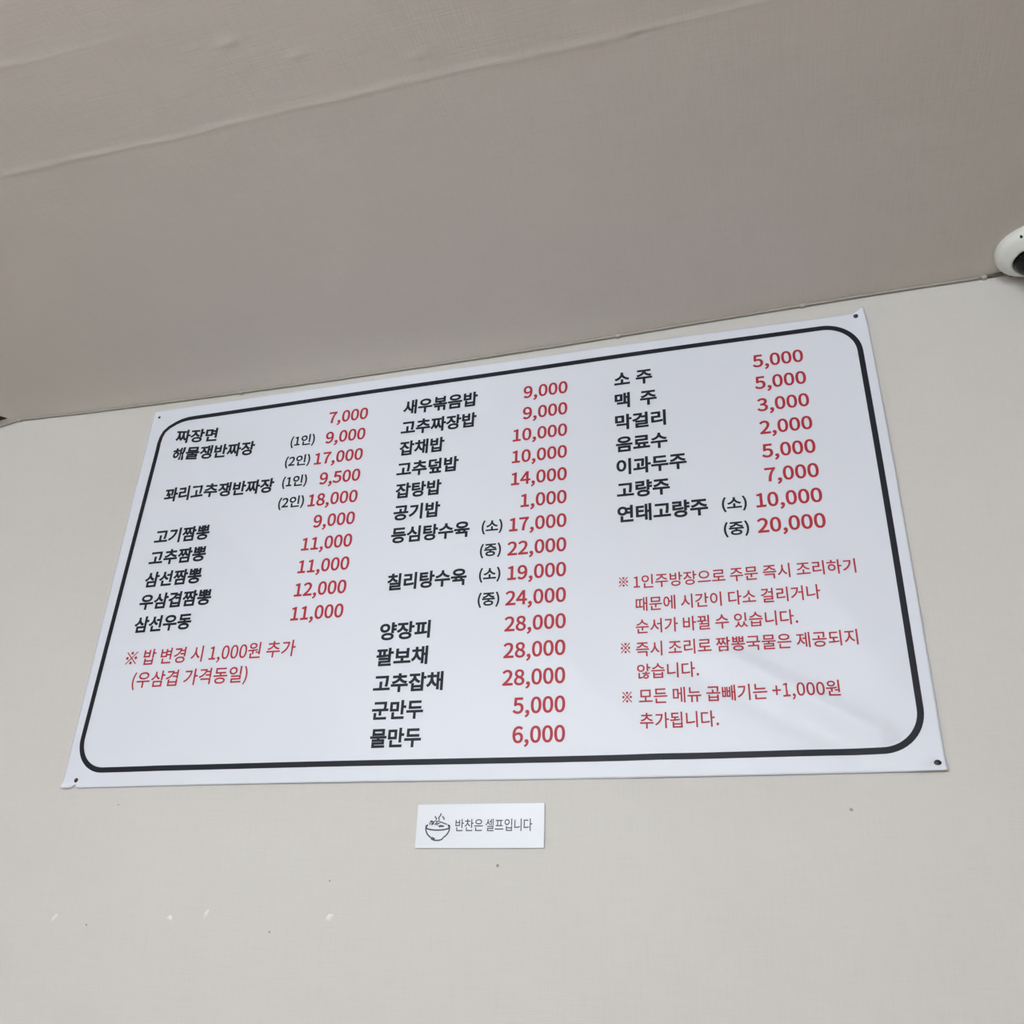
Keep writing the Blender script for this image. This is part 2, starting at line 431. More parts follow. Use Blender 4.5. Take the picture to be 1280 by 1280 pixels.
# ------------------------------------------------------------------ lettering outlines (1000 units to the em)
GLYPHS = '''(338M239 -196L295 -171C209 -29 168 141 168 311C168 480 209 649 295 792L239 818C147 668 92 507 92 311C92 114 147 -47 239 -196
)338M99 -196C191 -47 246 114 246 311C246 507 191 668 99 818L42 792C128 649 171 480 171 311C171 141 128 -29 42 -171
+555M241 116L314 116L314 335L518 335L518 403L314 403L314 622L241 622L241 403L38 403L38 335L241 335
,278M75 -190C165 -152 221 -77 221 19C221 86 192 126 144 126C107 126 75 102 75 62C75 22 106 -2 142 -2L153 -1C152 -61 115 -109 53 -136
.278M139 -13C175 -13 205 15 205 56C205 98 175 126 139 126C102 126 73 98 73 56C73 15 102 -13 139 -13
0555M278 -13C417 -13 506 113 506 369C506 623 417 746 278 746C138 746 50 623 50 369C50 113 138 -13 278 -13M278 61C195 61 138 154 138 369C138 583 195 674 278 674C361 674 418 583 418 369C418 154 361 61 278 61
1555M88 0L490 0L490 76L343 76L343 733L273 733C233 710 186 693 121 681L121 623L252 623L252 76L88 76
2555M44 0L505 0L505 79L302 79C265 79 220 75 182 72C354 235 470 384 470 531C470 661 387 746 256 746C163 746 99 704 40 639L93 587C134 636 185 672 245 672C336 672 380 611 380 527C380 401 274 255 44 54
3555M263 -13C394 -13 499 65 499 196C499 297 430 361 344 382L344 387C422 414 474 474 474 563C474 679 384 746 260 746C176 746 111 709 56 659L105 601C147 643 198 672 257 672C334 672 381 626 381 556C381 477 330 416 178 416L178 346C348 346 406 288 406 199C406 115 345 63 257 63C174 63 119 103 76 147L29 88C77 35 149 -13 263 -13
4555M340 0L426 0L426 202L524 202L524 275L426 275L426 733L325 733L20 262L20 202L340 202M340 275L115 275L282 525L341 633L345 633L340 500
5555M262 -13C385 -13 502 78 502 238C502 400 402 472 281 472C237 472 204 461 171 443L190 655L466 655L466 733L110 733L86 391L135 360C177 388 208 403 257 403C349 403 409 341 409 236C409 129 340 63 253 63C168 63 114 102 73 144L27 84C77 35 147 -13 262 -13
6555M301 -13C415 -13 512 83 512 225C512 379 432 455 308 455C251 455 187 422 142 367C146 594 229 671 331 671C375 671 419 649 447 615L499 671C458 715 403 746 327 746C185 746 56 637 56 350C56 108 161 -13 301 -13M144 294C192 362 248 387 293 387C382 387 425 324 425 225C425 125 371 59 301 59C209 59 154 142 144 294
7555M198 0L293 0C305 287 336 458 508 678L508 733L49 733L49 655L405 655C261 455 211 278 198 0
8555M280 -13C417 -13 509 70 509 176C509 277 450 332 386 369L386 374C429 408 483 474 483 551C483 664 407 744 282 744C168 744 81 669 81 558C81 481 127 426 180 389L180 385C113 349 46 280 46 182C46 69 144 -13 280 -13M330 398C243 432 164 471 164 558C164 629 213 676 281 676C359 676 405 619 405 546C405 492 379 442 330 398M281 55C193 55 127 112 127 190C127 260 169 318 228 356C332 314 422 278 422 179C422 106 366 55 281 55
9555M235 -13C372 -13 501 101 501 398C501 631 395 746 254 746C140 746 44 651 44 508C44 357 124 278 246 278C307 278 370 313 415 367C408 140 326 63 232 63C184 63 140 84 108 119L58 62C99 19 155 -13 235 -13M414 444C365 374 310 346 261 346C174 346 130 410 130 508C130 609 184 675 255 675C348 675 404 595 414 444
※1000M500 590C541 590 575 624 575 665C575 706 541 740 500 740C459 740 425 706 425 665C425 624 459 590 500 590M500 409L170 739L141 710L471 380L140 49L169 20L500 351L830 21L859 50L529 380L859 710L830 739M290 380C290 421 256 455 215 455C174 455 140 421 140 380C140 339 174 305 215 305C256 305 290 339 290 380M710 380C710 339 744 305 785 305C826 305 860 339 860 380C860 421 826 455 785 455C744 455 710 421 710 380M500 170C459 170 425 136 425 95C425 54 459 20 500 20C541 20 575 54 575 95C575 136 541 170 500 170
가920M662 827L662 -77L745 -77L745 391L889 391L889 460L745 460L745 827M97 730L97 661L429 661C410 447 285 274 55 158L101 94C394 240 512 473 512 730
간920M668 827L668 166L752 166L752 483L885 483L885 553L752 553L752 827M88 757L88 688L419 688C403 530 265 403 51 336L86 269C346 351 509 523 509 757M188 233L188 -58L791 -58L791 10L271 10L271 233
거920M500 464L500 395L711 395L711 -78L793 -78L793 827L711 827L711 464M89 729L89 662L419 662C403 451 293 278 50 159L95 94C396 244 502 471 502 729
걸920M515 610L515 542L711 542L711 364L794 364L794 827L711 827L711 610M111 783L111 715L419 715C404 572 277 463 64 411L93 344C352 410 508 558 508 783M214 -2L214 -69L824 -69L824 -2L296 -2L296 102L794 102L794 324L212 324L212 257L711 257L711 165L214 165
격920M190 247L190 180L711 180L711 -76L794 -76L794 247M476 474L476 406L711 406L711 287L794 287L794 826L711 826L711 665L512 665C519 697 523 731 523 766L110 766L110 698L434 698C418 545 282 425 64 365L96 299C290 353 430 455 490 598L711 598L711 474
겹920M209 295L209 -66L793 -66L793 295L711 295L711 182L292 182L292 295M292 116L711 116L711 1L292 1M711 827L711 685L508 685C513 712 516 741 516 771L108 771L108 703L426 703C411 555 283 442 62 387L94 320C294 372 433 473 488 617L711 617L711 501L477 501L477 432L711 432L711 340L793 340L793 827
경920M500 275C317 275 200 209 200 101C200 -8 317 -74 500 -74C682 -74 799 -8 799 101C799 209 682 275 500 275M500 209C632 209 717 169 717 101C717 33 632 -7 500 -7C367 -7 282 33 282 101C282 169 367 209 500 209M108 759L108 691L426 691C410 535 277 414 62 351L96 285C289 342 427 447 485 593L711 593L711 472L475 472L475 404L711 404L711 285L794 285L794 826L711 826L711 660L506 660C512 691 516 724 516 759
고920M137 736L137 668L687 668L687 647C687 538 687 411 653 238L737 228C770 411 770 535 770 647L770 736M368 441L368 118L50 118L50 49L867 49L867 118L450 118L450 441
곱920M156 295L156 -66L760 -66L760 295L678 295L678 186L239 186L239 295M239 121L678 121L678 2L239 2M147 790L147 723L681 723C681 661 681 591 657 496L739 487C763 585 763 660 763 725L763 790M386 598L386 439L51 439L51 371L867 371L867 439L468 439L468 598
공920M455 256C263 256 141 194 141 89C141 -14 263 -76 455 -76C648 -76 770 -14 770 89C770 194 648 256 455 256M455 192C597 192 688 153 688 89C688 27 597 -11 455 -11C314 -11 223 27 223 89C223 153 314 192 455 192M147 781L147 714L681 714L681 705C681 634 681 567 657 474L738 465C763 558 763 632 763 705L763 781M386 580L386 406L51 406L51 338L866 338L866 406L468 406L468 580
과920M91 728L91 660L465 660C465 587 463 478 439 327L521 320C547 487 547 606 547 679L547 728M51 120C211 120 422 124 610 154L605 216C513 204 412 198 314 194L314 469L232 469L232 192L41 189M660 827L660 -78L743 -78L743 378L887 378L887 449L743 449L743 827
국920M135 228L135 161L686 161L686 -78L769 -78L769 228L500 228L500 393L870 393L870 461L741 461C764 568 764 650 764 718L764 784L154 784L154 716L682 716C682 648 682 569 658 461L50 461L50 393L417 393L417 228
군920M50 428L50 361L422 361L422 144L504 144L504 361L870 361L870 428L741 428C764 545 764 631 764 707L764 779L154 779L154 711L682 711L682 707C682 631 682 545 658 428M153 225L153 -58L782 -58L782 10L236 10L236 225
기920M709 827L709 -78L792 -78L792 827M103 729L103 662L442 662C425 446 303 274 61 158L105 91C408 238 526 468 526 729
꽈920M68 724L68 655L200 655C200 579 198 481 153 339L229 324C277 481 277 588 277 666L277 724M53 116C213 116 428 121 619 153L614 215C540 205 461 198 382 194L382 453L304 453L304 191C210 187 120 186 43 186M668 827L668 -78L751 -78L751 378L887 378L887 448L751 448L751 827M330 724L330 655L492 655C492 582 491 481 470 343L546 333C569 480 569 589 569 665L569 724
뀔920M710 826L710 357L793 357L793 826M190 -1L190 -67L829 -67L829 -1L272 -1L272 101L793 101L793 318L394 318L394 440C480 444 568 452 652 463L646 522L565 515C587 613 587 689 587 737L587 776L369 776L369 708L506 708C505 660 501 596 480 509C422 505 363 503 305 502C331 609 331 691 331 739L331 776L110 776L110 708L250 708C249 659 245 592 221 500L49 498L61 432C136 432 221 433 310 436L310 318L187 318L187 253L711 253L711 163L190 163
나920M662 827L662 -77L745 -77L745 397L889 397L889 466L745 466L745 827M86 221L86 152L158 152C295 152 434 161 588 192L578 262C432 232 298 222 168 221L168 738L86 738
뉴920M154 781L154 454L771 454L771 522L237 522L237 781M50 324L50 256L261 256L261 -78L344 -78L344 256L573 256L573 -78L656 -78L656 256L867 256L867 324
는920M49 366L49 299L869 299L869 366M160 794L160 488L775 488L775 555L242 555L242 794M154 208L154 -56L780 -56L780 12L237 12L237 208
니920M708 827L708 -78L790 -78L790 827M107 227L107 155L181 155C324 155 467 166 625 199L614 269C465 239 325 227 189 227L189 738L107 738
다920M662 827L662 -79L745 -79L745 401L893 401L893 470L745 470L745 827M89 739L89 147L160 147C330 147 448 152 588 177L578 248C446 224 331 217 171 217L171 671L508 671L508 739
덮920M102 772L102 352L169 352C347 352 451 358 572 381L563 450C448 427 349 420 184 420L184 704L515 704L515 772M711 827L711 611L458 611L458 544L711 544L711 323L794 323L794 827M185 2L185 -66L812 -66L812 2L673 2L673 206L801 206L801 273L194 273L194 206L323 206L323 2M404 206L591 206L591 2L404 2
동920M458 249C265 249 148 190 148 86C148 -18 265 -77 458 -77C651 -77 767 -18 767 86C767 190 651 249 458 249M458 184C599 184 684 148 684 86C684 23 599 -12 458 -12C316 -12 232 23 232 86C232 148 316 184 458 184M153 785L153 485L418 485L418 381L50 381L50 314L868 314L868 381L499 381L499 485L772 485L772 552L235 552L235 719L766 719L766 785
되920M704 827L704 -79L787 -79L787 827M66 117C238 117 454 121 652 151L645 212C563 203 476 197 390 193L390 369L584 369L584 437L204 437L204 674L580 674L580 741L122 741L122 369L307 369L307 190L55 187
됩920M708 826L708 306L791 306L791 826M199 265L199 -66L791 -66L791 265L710 265L710 170L281 170L281 265M281 106L710 106L710 2L281 2M134 782L134 496L308 496L308 398C217 395 129 395 53 395L65 327C227 328 444 331 640 365L635 424C557 413 474 406 391 402L391 496L568 496L568 562L217 562L217 714L560 714L560 782
두920M162 774L162 423L766 423L766 490L246 490L246 706L754 706L754 774M49 305L49 237L416 237L416 -75L498 -75L498 237L869 237L869 305
든920M50 370L50 303L868 303L868 370M153 788L153 469L774 469L774 537L236 537L236 721L766 721L766 788M155 207L155 -57L781 -57L781 11L237 11L237 207
등920M50 397L50 328L868 328L868 397M458 250C265 250 148 191 148 87C148 -17 265 -76 458 -76C651 -76 767 -17 767 87C767 191 651 250 458 250M458 185C599 185 684 149 684 87C684 24 599 -11 458 -11C316 -11 232 24 232 87C232 149 316 185 458 185M153 791L153 482L772 482L772 550L235 550L235 723L766 723L766 791
때920M750 827L750 458L644 458L644 807L567 807L567 -33L644 -33L644 390L750 390L750 -78L829 -78L829 827M76 713L76 157L112 157C151 157 209 158 283 175L276 245C229 233 187 229 153 228L153 645L270 645L270 713M309 713L309 157L346 157C399 157 460 158 534 178L526 248C474 233 426 229 385 227L385 645L508 645L508 713
량920M463 253C278 253 165 192 165 88C165 -16 278 -76 463 -76C647 -76 760 -16 760 88C760 192 647 253 463 253M463 188C598 188 679 151 679 88C679 25 598 -12 463 -12C328 -12 246 25 246 88C246 151 328 188 463 188M669 826L669 279L752 279L752 426L886 426L886 496L752 496L752 616L886 616L886 686L752 686L752 826M87 770L87 703L413 703L413 589L89 589L89 332L160 332C328 332 447 337 590 362L582 430C444 407 329 401 171 401L171 525L494 525L494 770
로920M152 340L152 272L417 272L417 103L50 103L50 34L870 34L870 103L499 103L499 272L789 272L789 340L234 340L234 486L768 486L768 760L150 760L150 692L686 692L686 552L152 552
료920M152 341L152 273L279 273L279 103L50 103L50 34L870 34L870 103L649 103L649 273L789 273L789 341L234 341L234 486L768 486L768 760L150 760L150 692L686 692L686 553L152 553M360 103L360 273L568 273L568 103
리920M709 827L709 -79L791 -79L791 827M100 743L100 675L434 675L434 487L102 487L102 140L177 140C333 140 469 146 632 173L624 241C466 216 334 209 186 209L186 420L518 420L518 743
막920M87 759L87 358L503 358L503 759M422 693L422 425L168 425L168 693M164 243L164 176L669 176L669 -79L752 -79L752 243M669 827L669 291L752 291L752 523L885 523L885 592L752 592L752 827
만920M87 745L87 327L503 327L503 745M422 678L422 394L168 394L168 678M669 827L669 164L752 164L752 483L885 483L885 552L752 552L752 827M189 227L189 -58L792 -58L792 10L271 10L271 227
맥920M206 238L206 170L730 170L730 -78L812 -78L812 238M90 749L90 356L439 356L439 749M361 684L361 421L168 421L168 684M539 809L539 294L617 294L617 526L733 526L733 288L812 288L812 826L733 826L733 594L617 594L617 809
메920M349 656L349 231L160 231L160 656M739 827L739 -78L819 -78L819 827M559 808L559 486L427 486L427 722L82 722L82 165L427 165L427 418L559 418L559 -32L638 -32L638 808
면920M423 681L423 391L173 391L173 681M504 599L711 599L711 474L504 474M711 826L711 668L504 668L504 748L92 748L92 325L504 325L504 406L711 406L711 166L794 166L794 826M213 225L213 -58L815 -58L815 10L296 10L296 225
모920M689 685L689 392L227 392L227 685M146 752L146 326L417 326L417 107L50 107L50 38L870 38L870 107L499 107L499 326L770 326L770 752
문920M155 784L155 467L762 467L762 784M681 718L681 533L236 533L236 718M49 365L49 297L424 297L424 114L506 114L506 297L869 297L869 365M153 201L153 -58L778 -58L778 10L236 10L236 201
물920M156 797L156 521L761 521L761 797M679 731L679 587L237 587L237 731M151 -3L151 -68L789 -68L789 -3L232 -3L232 87L762 87L762 291L499 291L499 379L867 379L867 446L50 446L50 379L416 379L416 291L149 291L149 227L681 227L681 148L151 148
바920M86 750L86 139L507 139L507 750L425 750L425 512L168 512L168 750M168 446L425 446L425 208L168 208M662 827L662 -78L745 -78L745 400L893 400L893 471L745 471L745 827
반920M87 761L87 314L506 314L506 761L424 761L424 610L169 610L169 761M169 545L424 545L424 381L169 381M669 826L669 162L752 162L752 484L885 484L885 553L752 553L752 826M189 226L189 -58L792 -58L792 10L271 10L271 226
밥920M87 781L87 370L506 370L506 781L424 781L424 649L169 649L169 781M169 583L424 583L424 437L169 437M182 288L182 -66L752 -66L752 288L669 288L669 180L264 180L264 288M264 114L669 114L669 2L264 2M669 827L669 330L752 330L752 549L885 549L885 619L752 619L752 827
방920M464 259C279 259 166 197 166 92C166 -15 279 -77 464 -77C648 -77 760 -15 760 92C760 197 648 259 464 259M464 193C598 193 679 156 679 92C679 27 598 -11 464 -11C330 -11 248 27 248 92C248 156 330 193 464 193M87 770L87 353L506 353L506 770L424 770L424 634L169 634L169 770M169 568L424 568L424 420L169 420M669 827L669 284L752 284L752 530L885 530L885 600L752 600L752 827
변920M177 542L421 542L421 378L177 378M711 593L711 466L503 466L503 593M94 766L94 311L503 311L503 398L711 398L711 157L794 157L794 826L711 826L711 661L503 661L503 766L421 766L421 607L177 607L177 766M213 222L213 -58L815 -58L815 10L296 10L296 222
보920M229 534L689 534L689 368L229 368M146 763L146 300L417 300L417 106L50 106L50 37L870 37L870 106L499 106L499 300L771 300L771 763L689 763L689 602L229 602L229 763
볶920M132 227L132 159L352 159L352 -77L433 -77L433 227M476 227L476 159L689 159L689 -77L771 -77L771 227M240 642L678 642L678 538L240 538M158 809L158 471L417 471L417 375L50 375L50 308L867 308L867 375L500 375L500 471L760 471L760 809L678 809L678 706L240 706L240 809
빼920M66 730L66 151L281 151L281 730L217 730L217 511L131 511L131 730M131 444L217 444L217 218L131 218M333 730L333 151L547 151L547 730L483 730L483 511L397 511L397 730M397 444L483 444L483 218L397 218M612 808L612 -32L685 -32L685 393L764 393L764 -78L838 -78L838 827L764 827L764 462L685 462L685 808
뽕920M204 638L346 638L346 533L204 533M572 638L713 638L713 533L572 533M458 237C264 237 149 180 149 81C149 -20 264 -76 458 -76C651 -76 767 -20 767 81C767 180 651 237 458 237M458 173C600 173 683 140 683 81C683 22 600 -12 458 -12C315 -12 232 22 232 81C232 140 315 173 458 173M50 370L50 302L867 302L867 370L500 370L500 464L792 464L792 802L713 802L713 703L572 703L572 802L493 802L493 474L424 474L424 802L346 802L346 703L204 703L204 802L125 802L125 464L417 464L417 370
삼920M184 256L184 -66L752 -66L752 256M670 189L670 2L265 2L265 189M272 781L272 691C272 554 183 432 46 382L90 316C198 358 278 441 316 547C356 453 433 379 531 342L575 407C444 453 354 569 354 693L354 781M669 827L669 298L752 298L752 533L885 533L885 602L752 602L752 827
새920M240 742L240 569C240 414 165 252 40 179L93 118C182 172 247 272 280 389C312 282 373 190 459 141L509 206C389 272 320 425 320 574L320 742M540 808L540 -32L619 -32L619 395L739 395L739 -78L819 -78L819 827L739 827L739 463L619 463L619 808
서920M712 827L712 520L502 520L502 452L712 452L712 -79L794 -79L794 827M283 749L283 587C283 420 182 246 49 180L101 113C203 168 287 282 326 416C366 289 448 182 550 129L600 196C469 258 367 423 367 587L367 749
선920M711 826L711 614L514 614L514 545L711 545L711 150L794 150L794 826M277 772L277 661C277 522 186 395 51 345L95 279C201 321 281 407 319 515C358 417 435 339 534 300L579 365C448 413 359 532 359 658L359 772M213 225L213 -58L815 -58L815 10L296 10L296 225
셀920M733 826L733 345L812 345L812 826M556 809L556 657L418 657L418 589L556 589L556 352L635 352L635 809M237 789L237 697C237 589 168 469 50 415L96 352C183 393 246 471 278 560C308 481 366 414 450 379L494 442C382 487 317 591 317 693L317 789M217 -1L217 -68L847 -68L847 -1L299 -1L299 92L812 92L812 304L215 304L215 238L731 238L731 155L217 155
소920M415 328L415 108L50 108L50 40L870 40L870 108L497 108L497 328M412 766L412 697C412 547 242 414 82 386L118 317C257 346 397 439 456 568C515 439 656 346 795 317L831 386C671 414 499 547 499 697L499 766
수920M416 795L416 744C416 616 257 507 92 483L125 416C266 439 402 517 460 627C518 517 653 439 794 416L827 483C663 507 502 618 502 744L502 795M50 318L50 249L416 249L416 -78L498 -78L498 249L867 249L867 318
순920M416 804L416 760C416 638 259 533 99 508L131 443C269 466 403 542 459 648C516 543 649 467 786 444L818 510C660 534 501 642 501 760L501 804M49 367L49 299L424 299L424 116L506 116L506 299L869 299L869 367M153 203L153 -58L778 -58L778 10L236 10L236 203
습920M153 284L153 -66L760 -66L760 284L678 284L678 180L235 180L235 284M235 115L678 115L678 1L235 1M50 415L50 347L867 347L867 415M416 817L416 776C416 662 259 566 96 544L127 478C267 499 402 570 459 670C516 570 650 499 790 478L820 544C660 565 501 665 501 776L501 817
시920M707 827L707 -79L790 -79L790 827M288 749L288 587C288 415 180 242 45 179L96 110C202 163 289 277 331 413C373 284 460 178 562 128L612 194C479 255 371 422 371 587L371 749
심920M708 826L708 313L791 313L791 826M207 261L207 -66L791 -66L791 261M710 194L710 2L288 2L288 194M285 791L285 703C285 571 193 449 57 401L98 335C206 375 288 458 328 561C369 464 451 389 555 353L596 417C463 463 369 576 369 703L369 791
않920M300 776C166 776 66 689 66 567C66 444 166 358 300 358C435 358 533 444 533 567C533 689 435 776 300 776M300 707C387 707 453 648 453 567C453 485 387 426 300 426C213 426 147 485 147 567C147 648 213 707 300 707M614 179C515 179 446 129 446 51C446 -27 515 -76 614 -76C712 -76 781 -27 781 51C781 129 712 179 614 179M614 119C668 119 707 92 707 51C707 10 668 -17 614 -17C559 -17 520 10 520 51C520 92 559 119 614 119M669 827L669 376L752 376L752 555L885 555L885 624L752 624L752 827M144 278L144 -54L188 -54C249 -54 333 -50 419 -21L406 45C344 24 277 17 225 15L225 278M574 353L574 273L387 273L387 210L840 210L840 273L655 273L655 353
양920M302 773C166 773 66 686 66 560C66 434 166 347 302 347C439 347 538 434 538 560C538 686 439 773 302 773M302 703C392 703 458 644 458 560C458 475 392 417 302 417C213 417 147 475 147 560C147 644 213 703 302 703M464 263C280 263 166 200 166 93C166 -13 280 -76 464 -76C647 -76 760 -13 760 93C760 200 647 263 464 263M464 196C598 196 679 158 679 93C679 28 598 -9 464 -9C330 -9 248 28 248 93C248 158 330 196 464 196M669 827L669 291L752 291L752 430L883 430L883 499L752 499L752 623L883 623L883 692L752 692L752 827
에920M739 827L739 -78L819 -78L819 827M253 674C325 674 370 583 370 437C370 290 325 199 253 199C183 199 138 290 138 437C138 583 183 674 253 674M253 751C137 751 61 630 61 437C61 243 137 121 253 121C365 121 439 230 446 407L559 407L559 -32L638 -32L638 808L559 808L559 475L446 475C437 646 363 751 253 751
연920M297 695C384 695 450 632 450 542C450 452 384 389 297 389C208 389 143 452 143 542C143 632 208 695 297 695M711 617L711 469L518 469C525 492 529 516 529 542C529 569 525 594 517 617M297 769C163 769 64 675 64 542C64 410 163 316 297 316C374 316 440 348 482 401L711 401L711 158L794 158L794 826L711 826L711 685L481 685C439 737 373 769 297 769M217 227L217 -58L819 -58L819 10L299 10L299 227
우920M457 791C269 791 141 714 141 592C141 471 269 394 457 394C646 394 774 471 774 592C774 714 646 791 457 791M457 724C596 724 689 672 689 592C689 512 596 461 457 461C319 461 226 512 226 592C226 672 319 724 457 724M49 309L49 240L416 240L416 -78L498 -78L498 240L869 240L869 309
원920M339 790C207 790 117 727 117 632C117 536 207 475 339 475C471 475 561 536 561 632C561 727 471 790 339 790M339 728C423 728 482 690 482 632C482 574 423 537 339 537C254 537 195 574 195 632C195 690 254 728 339 728M56 340C130 340 216 341 306 344L306 170L389 170L389 349C471 354 555 362 634 375L628 435C436 411 212 409 45 408M523 292L523 232L707 232L707 139L790 139L790 826L707 826L707 292M173 206L173 -58L812 -58L812 10L256 10L256 206
육920M458 806C263 806 140 741 140 633C140 524 263 459 458 459C653 459 776 524 776 633C776 741 653 806 458 806M458 740C601 740 691 700 691 633C691 565 601 525 458 525C315 525 225 565 225 633C225 700 315 740 458 740M141 211L141 144L683 144L683 -78L766 -78L766 211L651 211L651 324L867 324L867 391L50 391L50 324L265 324L265 211M348 324L569 324L569 211L348 211
으920M458 769C271 769 130 670 130 520C130 369 271 270 458 270C646 270 787 369 787 520C787 670 646 769 458 769M458 702C601 702 707 628 707 520C707 411 601 338 458 338C316 338 209 411 209 520C209 628 316 702 458 702M50 111L50 42L870 42L870 111
은920M50 351L50 284L867 284L867 351M458 796C264 796 140 729 140 616C140 503 264 435 458 435C652 435 776 503 776 616C776 729 652 796 458 796M458 729C601 729 691 686 691 616C691 545 601 503 458 503C316 503 225 545 225 616C225 686 316 729 458 729M155 204L155 -58L776 -58L776 10L238 10L238 204
음920M458 807C263 807 140 743 140 635C140 528 263 465 458 465C654 465 776 528 776 635C776 743 654 807 458 807M458 741C601 741 691 702 691 635C691 570 601 531 458 531C315 531 225 570 225 635C225 702 315 741 458 741M150 232L150 -66L767 -66L767 232M686 165L686 2L231 2L231 165M50 388L50 320L867 320L867 388
이920M707 827L707 -79L790 -79L790 827M313 757C179 757 83 634 83 442C83 249 179 126 313 126C446 126 542 249 542 442C542 634 446 757 313 757M313 683C401 683 462 588 462 442C462 295 401 200 313 200C224 200 163 295 163 442C163 588 224 683 313 683
인920M708 826L708 166L791 166L791 826M306 763C172 763 70 671 70 541C70 410 172 318 306 318C441 318 542 410 542 541C542 671 441 763 306 763M306 691C394 691 461 629 461 541C461 452 394 391 306 391C218 391 151 452 151 541C151 629 218 691 306 691M210 233L210 -58L819 -58L819 10L293 10L293 233
일920M304 794C169 794 70 711 70 593C70 475 169 393 304 393C439 393 537 475 537 593C537 711 439 794 304 794M304 725C392 725 457 671 457 593C457 515 392 461 304 461C216 461 151 515 151 593C151 671 216 725 304 725M708 827L708 364L791 364L791 827M209 1L209 -66L822 -66L822 1L289 1L289 100L791 100L791 319L206 319L206 253L709 253L709 162L209 162
입920M708 827L708 341L791 341L791 827M209 296L209 -66L791 -66L791 296L709 296L709 187L290 187L290 296M290 121L709 121L709 2L290 2M306 784C170 784 70 699 70 575C70 452 170 367 306 367C443 367 542 452 542 575C542 699 443 784 306 784M306 714C396 714 461 657 461 575C461 493 396 436 306 436C216 436 151 493 151 575C151 657 216 714 306 714
있920M708 826L708 310L791 310L791 826M306 774C170 774 70 688 70 562C70 438 170 352 306 352C443 352 542 438 542 562C542 688 443 774 306 774M306 704C396 704 461 646 461 562C461 479 396 421 306 421C216 421 151 479 151 562C151 646 216 704 306 704M610 270L610 222C610 152 566 61 481 8C397 57 355 142 355 222L355 270L275 270L275 222C275 135 208 38 94 -4L135 -65C221 -33 282 29 314 102C341 27 396 -39 483 -73C566 -38 621 31 649 105C680 29 742 -33 831 -65L872 -4C757 35 691 128 691 222L691 270
잡920M182 288L182 -66L752 -66L752 288L669 288L669 179L264 179L264 288M264 113L669 113L669 2L264 2M70 767L70 699L272 699L272 669C272 543 180 432 44 387L86 321C194 358 276 436 314 535C354 445 432 374 536 340L575 405C442 448 355 554 355 670L355 699L554 699L554 767M669 827L669 331L752 331L752 549L885 549L885 618L752 618L752 827
장920M464 257C279 257 166 196 166 91C166 -14 279 -76 464 -76C648 -76 760 -14 760 91C760 196 648 257 464 257M464 191C598 191 679 154 679 91C679 27 598 -10 464 -10C330 -10 248 27 248 91C248 154 330 191 464 191M71 760L71 692L273 692L273 656C273 527 182 410 46 363L88 297C196 336 278 416 316 519C355 429 432 359 535 324L574 389C442 433 356 539 356 657L356 692L555 692L555 760M669 827L669 282L752 282L752 528L885 528L885 597L752 597L752 827
쟁920M515 251C328 251 213 191 213 88C213 -15 328 -76 515 -76C701 -76 817 -15 817 88C817 191 701 251 515 251M515 187C650 187 734 150 734 88C734 25 650 -11 515 -11C379 -11 295 25 295 88C295 150 379 187 515 187M71 752L71 684L237 684L237 644C237 531 171 418 53 367L98 303C185 341 246 414 278 500C308 423 366 361 448 327L492 391C378 436 316 534 316 644L316 684L476 684L476 752M540 809L540 302L619 302L619 518L733 518L733 273L812 273L812 826L733 826L733 586L619 586L619 809
제920M738 827L738 -78L817 -78L817 827M557 806L557 502L408 502L408 434L557 434L557 -31L635 -31L635 806M64 721L64 653L235 653L235 571C235 406 164 241 39 165L90 103C180 159 244 265 276 388C308 274 369 177 457 124L507 186C383 258 315 414 315 571L315 653L477 653L477 721
조920M418 326L418 107L50 107L50 38L870 38L870 107L501 107L501 326M118 745L118 676L416 676L416 657C416 513 245 387 90 360L124 294C261 322 402 412 460 536C518 413 660 326 798 298L832 364C674 389 502 513 502 657L502 676L800 676L800 745
주920M127 770L127 704L412 704L412 699C412 580 257 477 98 454L130 388C270 412 404 487 458 595C513 487 647 412 788 388L819 454C660 477 505 580 505 699L505 704L789 704L789 770M50 312L50 244L416 244L416 -77L498 -77L498 244L867 244L867 312
중920M458 177C599 177 684 143 684 83C684 23 599 -12 458 -12C316 -12 232 23 232 83C232 143 316 177 458 177M50 404L50 336L417 336L417 241C248 233 148 178 148 83C148 -19 264 -76 458 -76C651 -76 767 -19 767 83C767 178 667 233 499 241L499 336L867 336L867 404M125 785L125 718L405 718C398 619 253 541 96 524L125 458C275 476 410 543 458 642C508 543 643 476 792 458L822 524C663 541 519 619 512 718L793 718L793 785
즉920M50 391L50 324L869 324L869 391M141 231L141 163L683 163L683 -78L766 -78L766 231M125 786L125 719L405 719C403 616 256 535 96 516L126 451C275 469 410 536 458 637C508 536 643 469 791 451L822 516C661 534 514 616 512 719L793 719L793 786
지920M707 827L707 -78L790 -78L790 827M79 734L79 665L289 665L289 551C289 395 180 224 50 162L98 96C201 148 291 262 332 394C374 270 463 167 568 118L614 184C481 242 373 398 373 551L373 665L584 665L584 734
짜920M683 827L683 -78L766 -78L766 397L892 397L892 468L766 468L766 827M362 735L362 667L429 667L429 558C429 454 414 311 343 215C270 313 256 459 256 558L256 667L323 667L323 735L66 735L66 667L177 667L177 558C177 429 147 256 37 173L90 112C155 164 194 249 216 341C236 248 274 158 342 104C411 157 449 246 469 340C490 248 529 164 595 112L648 173C538 254 508 424 508 558L508 667L611 667L611 735
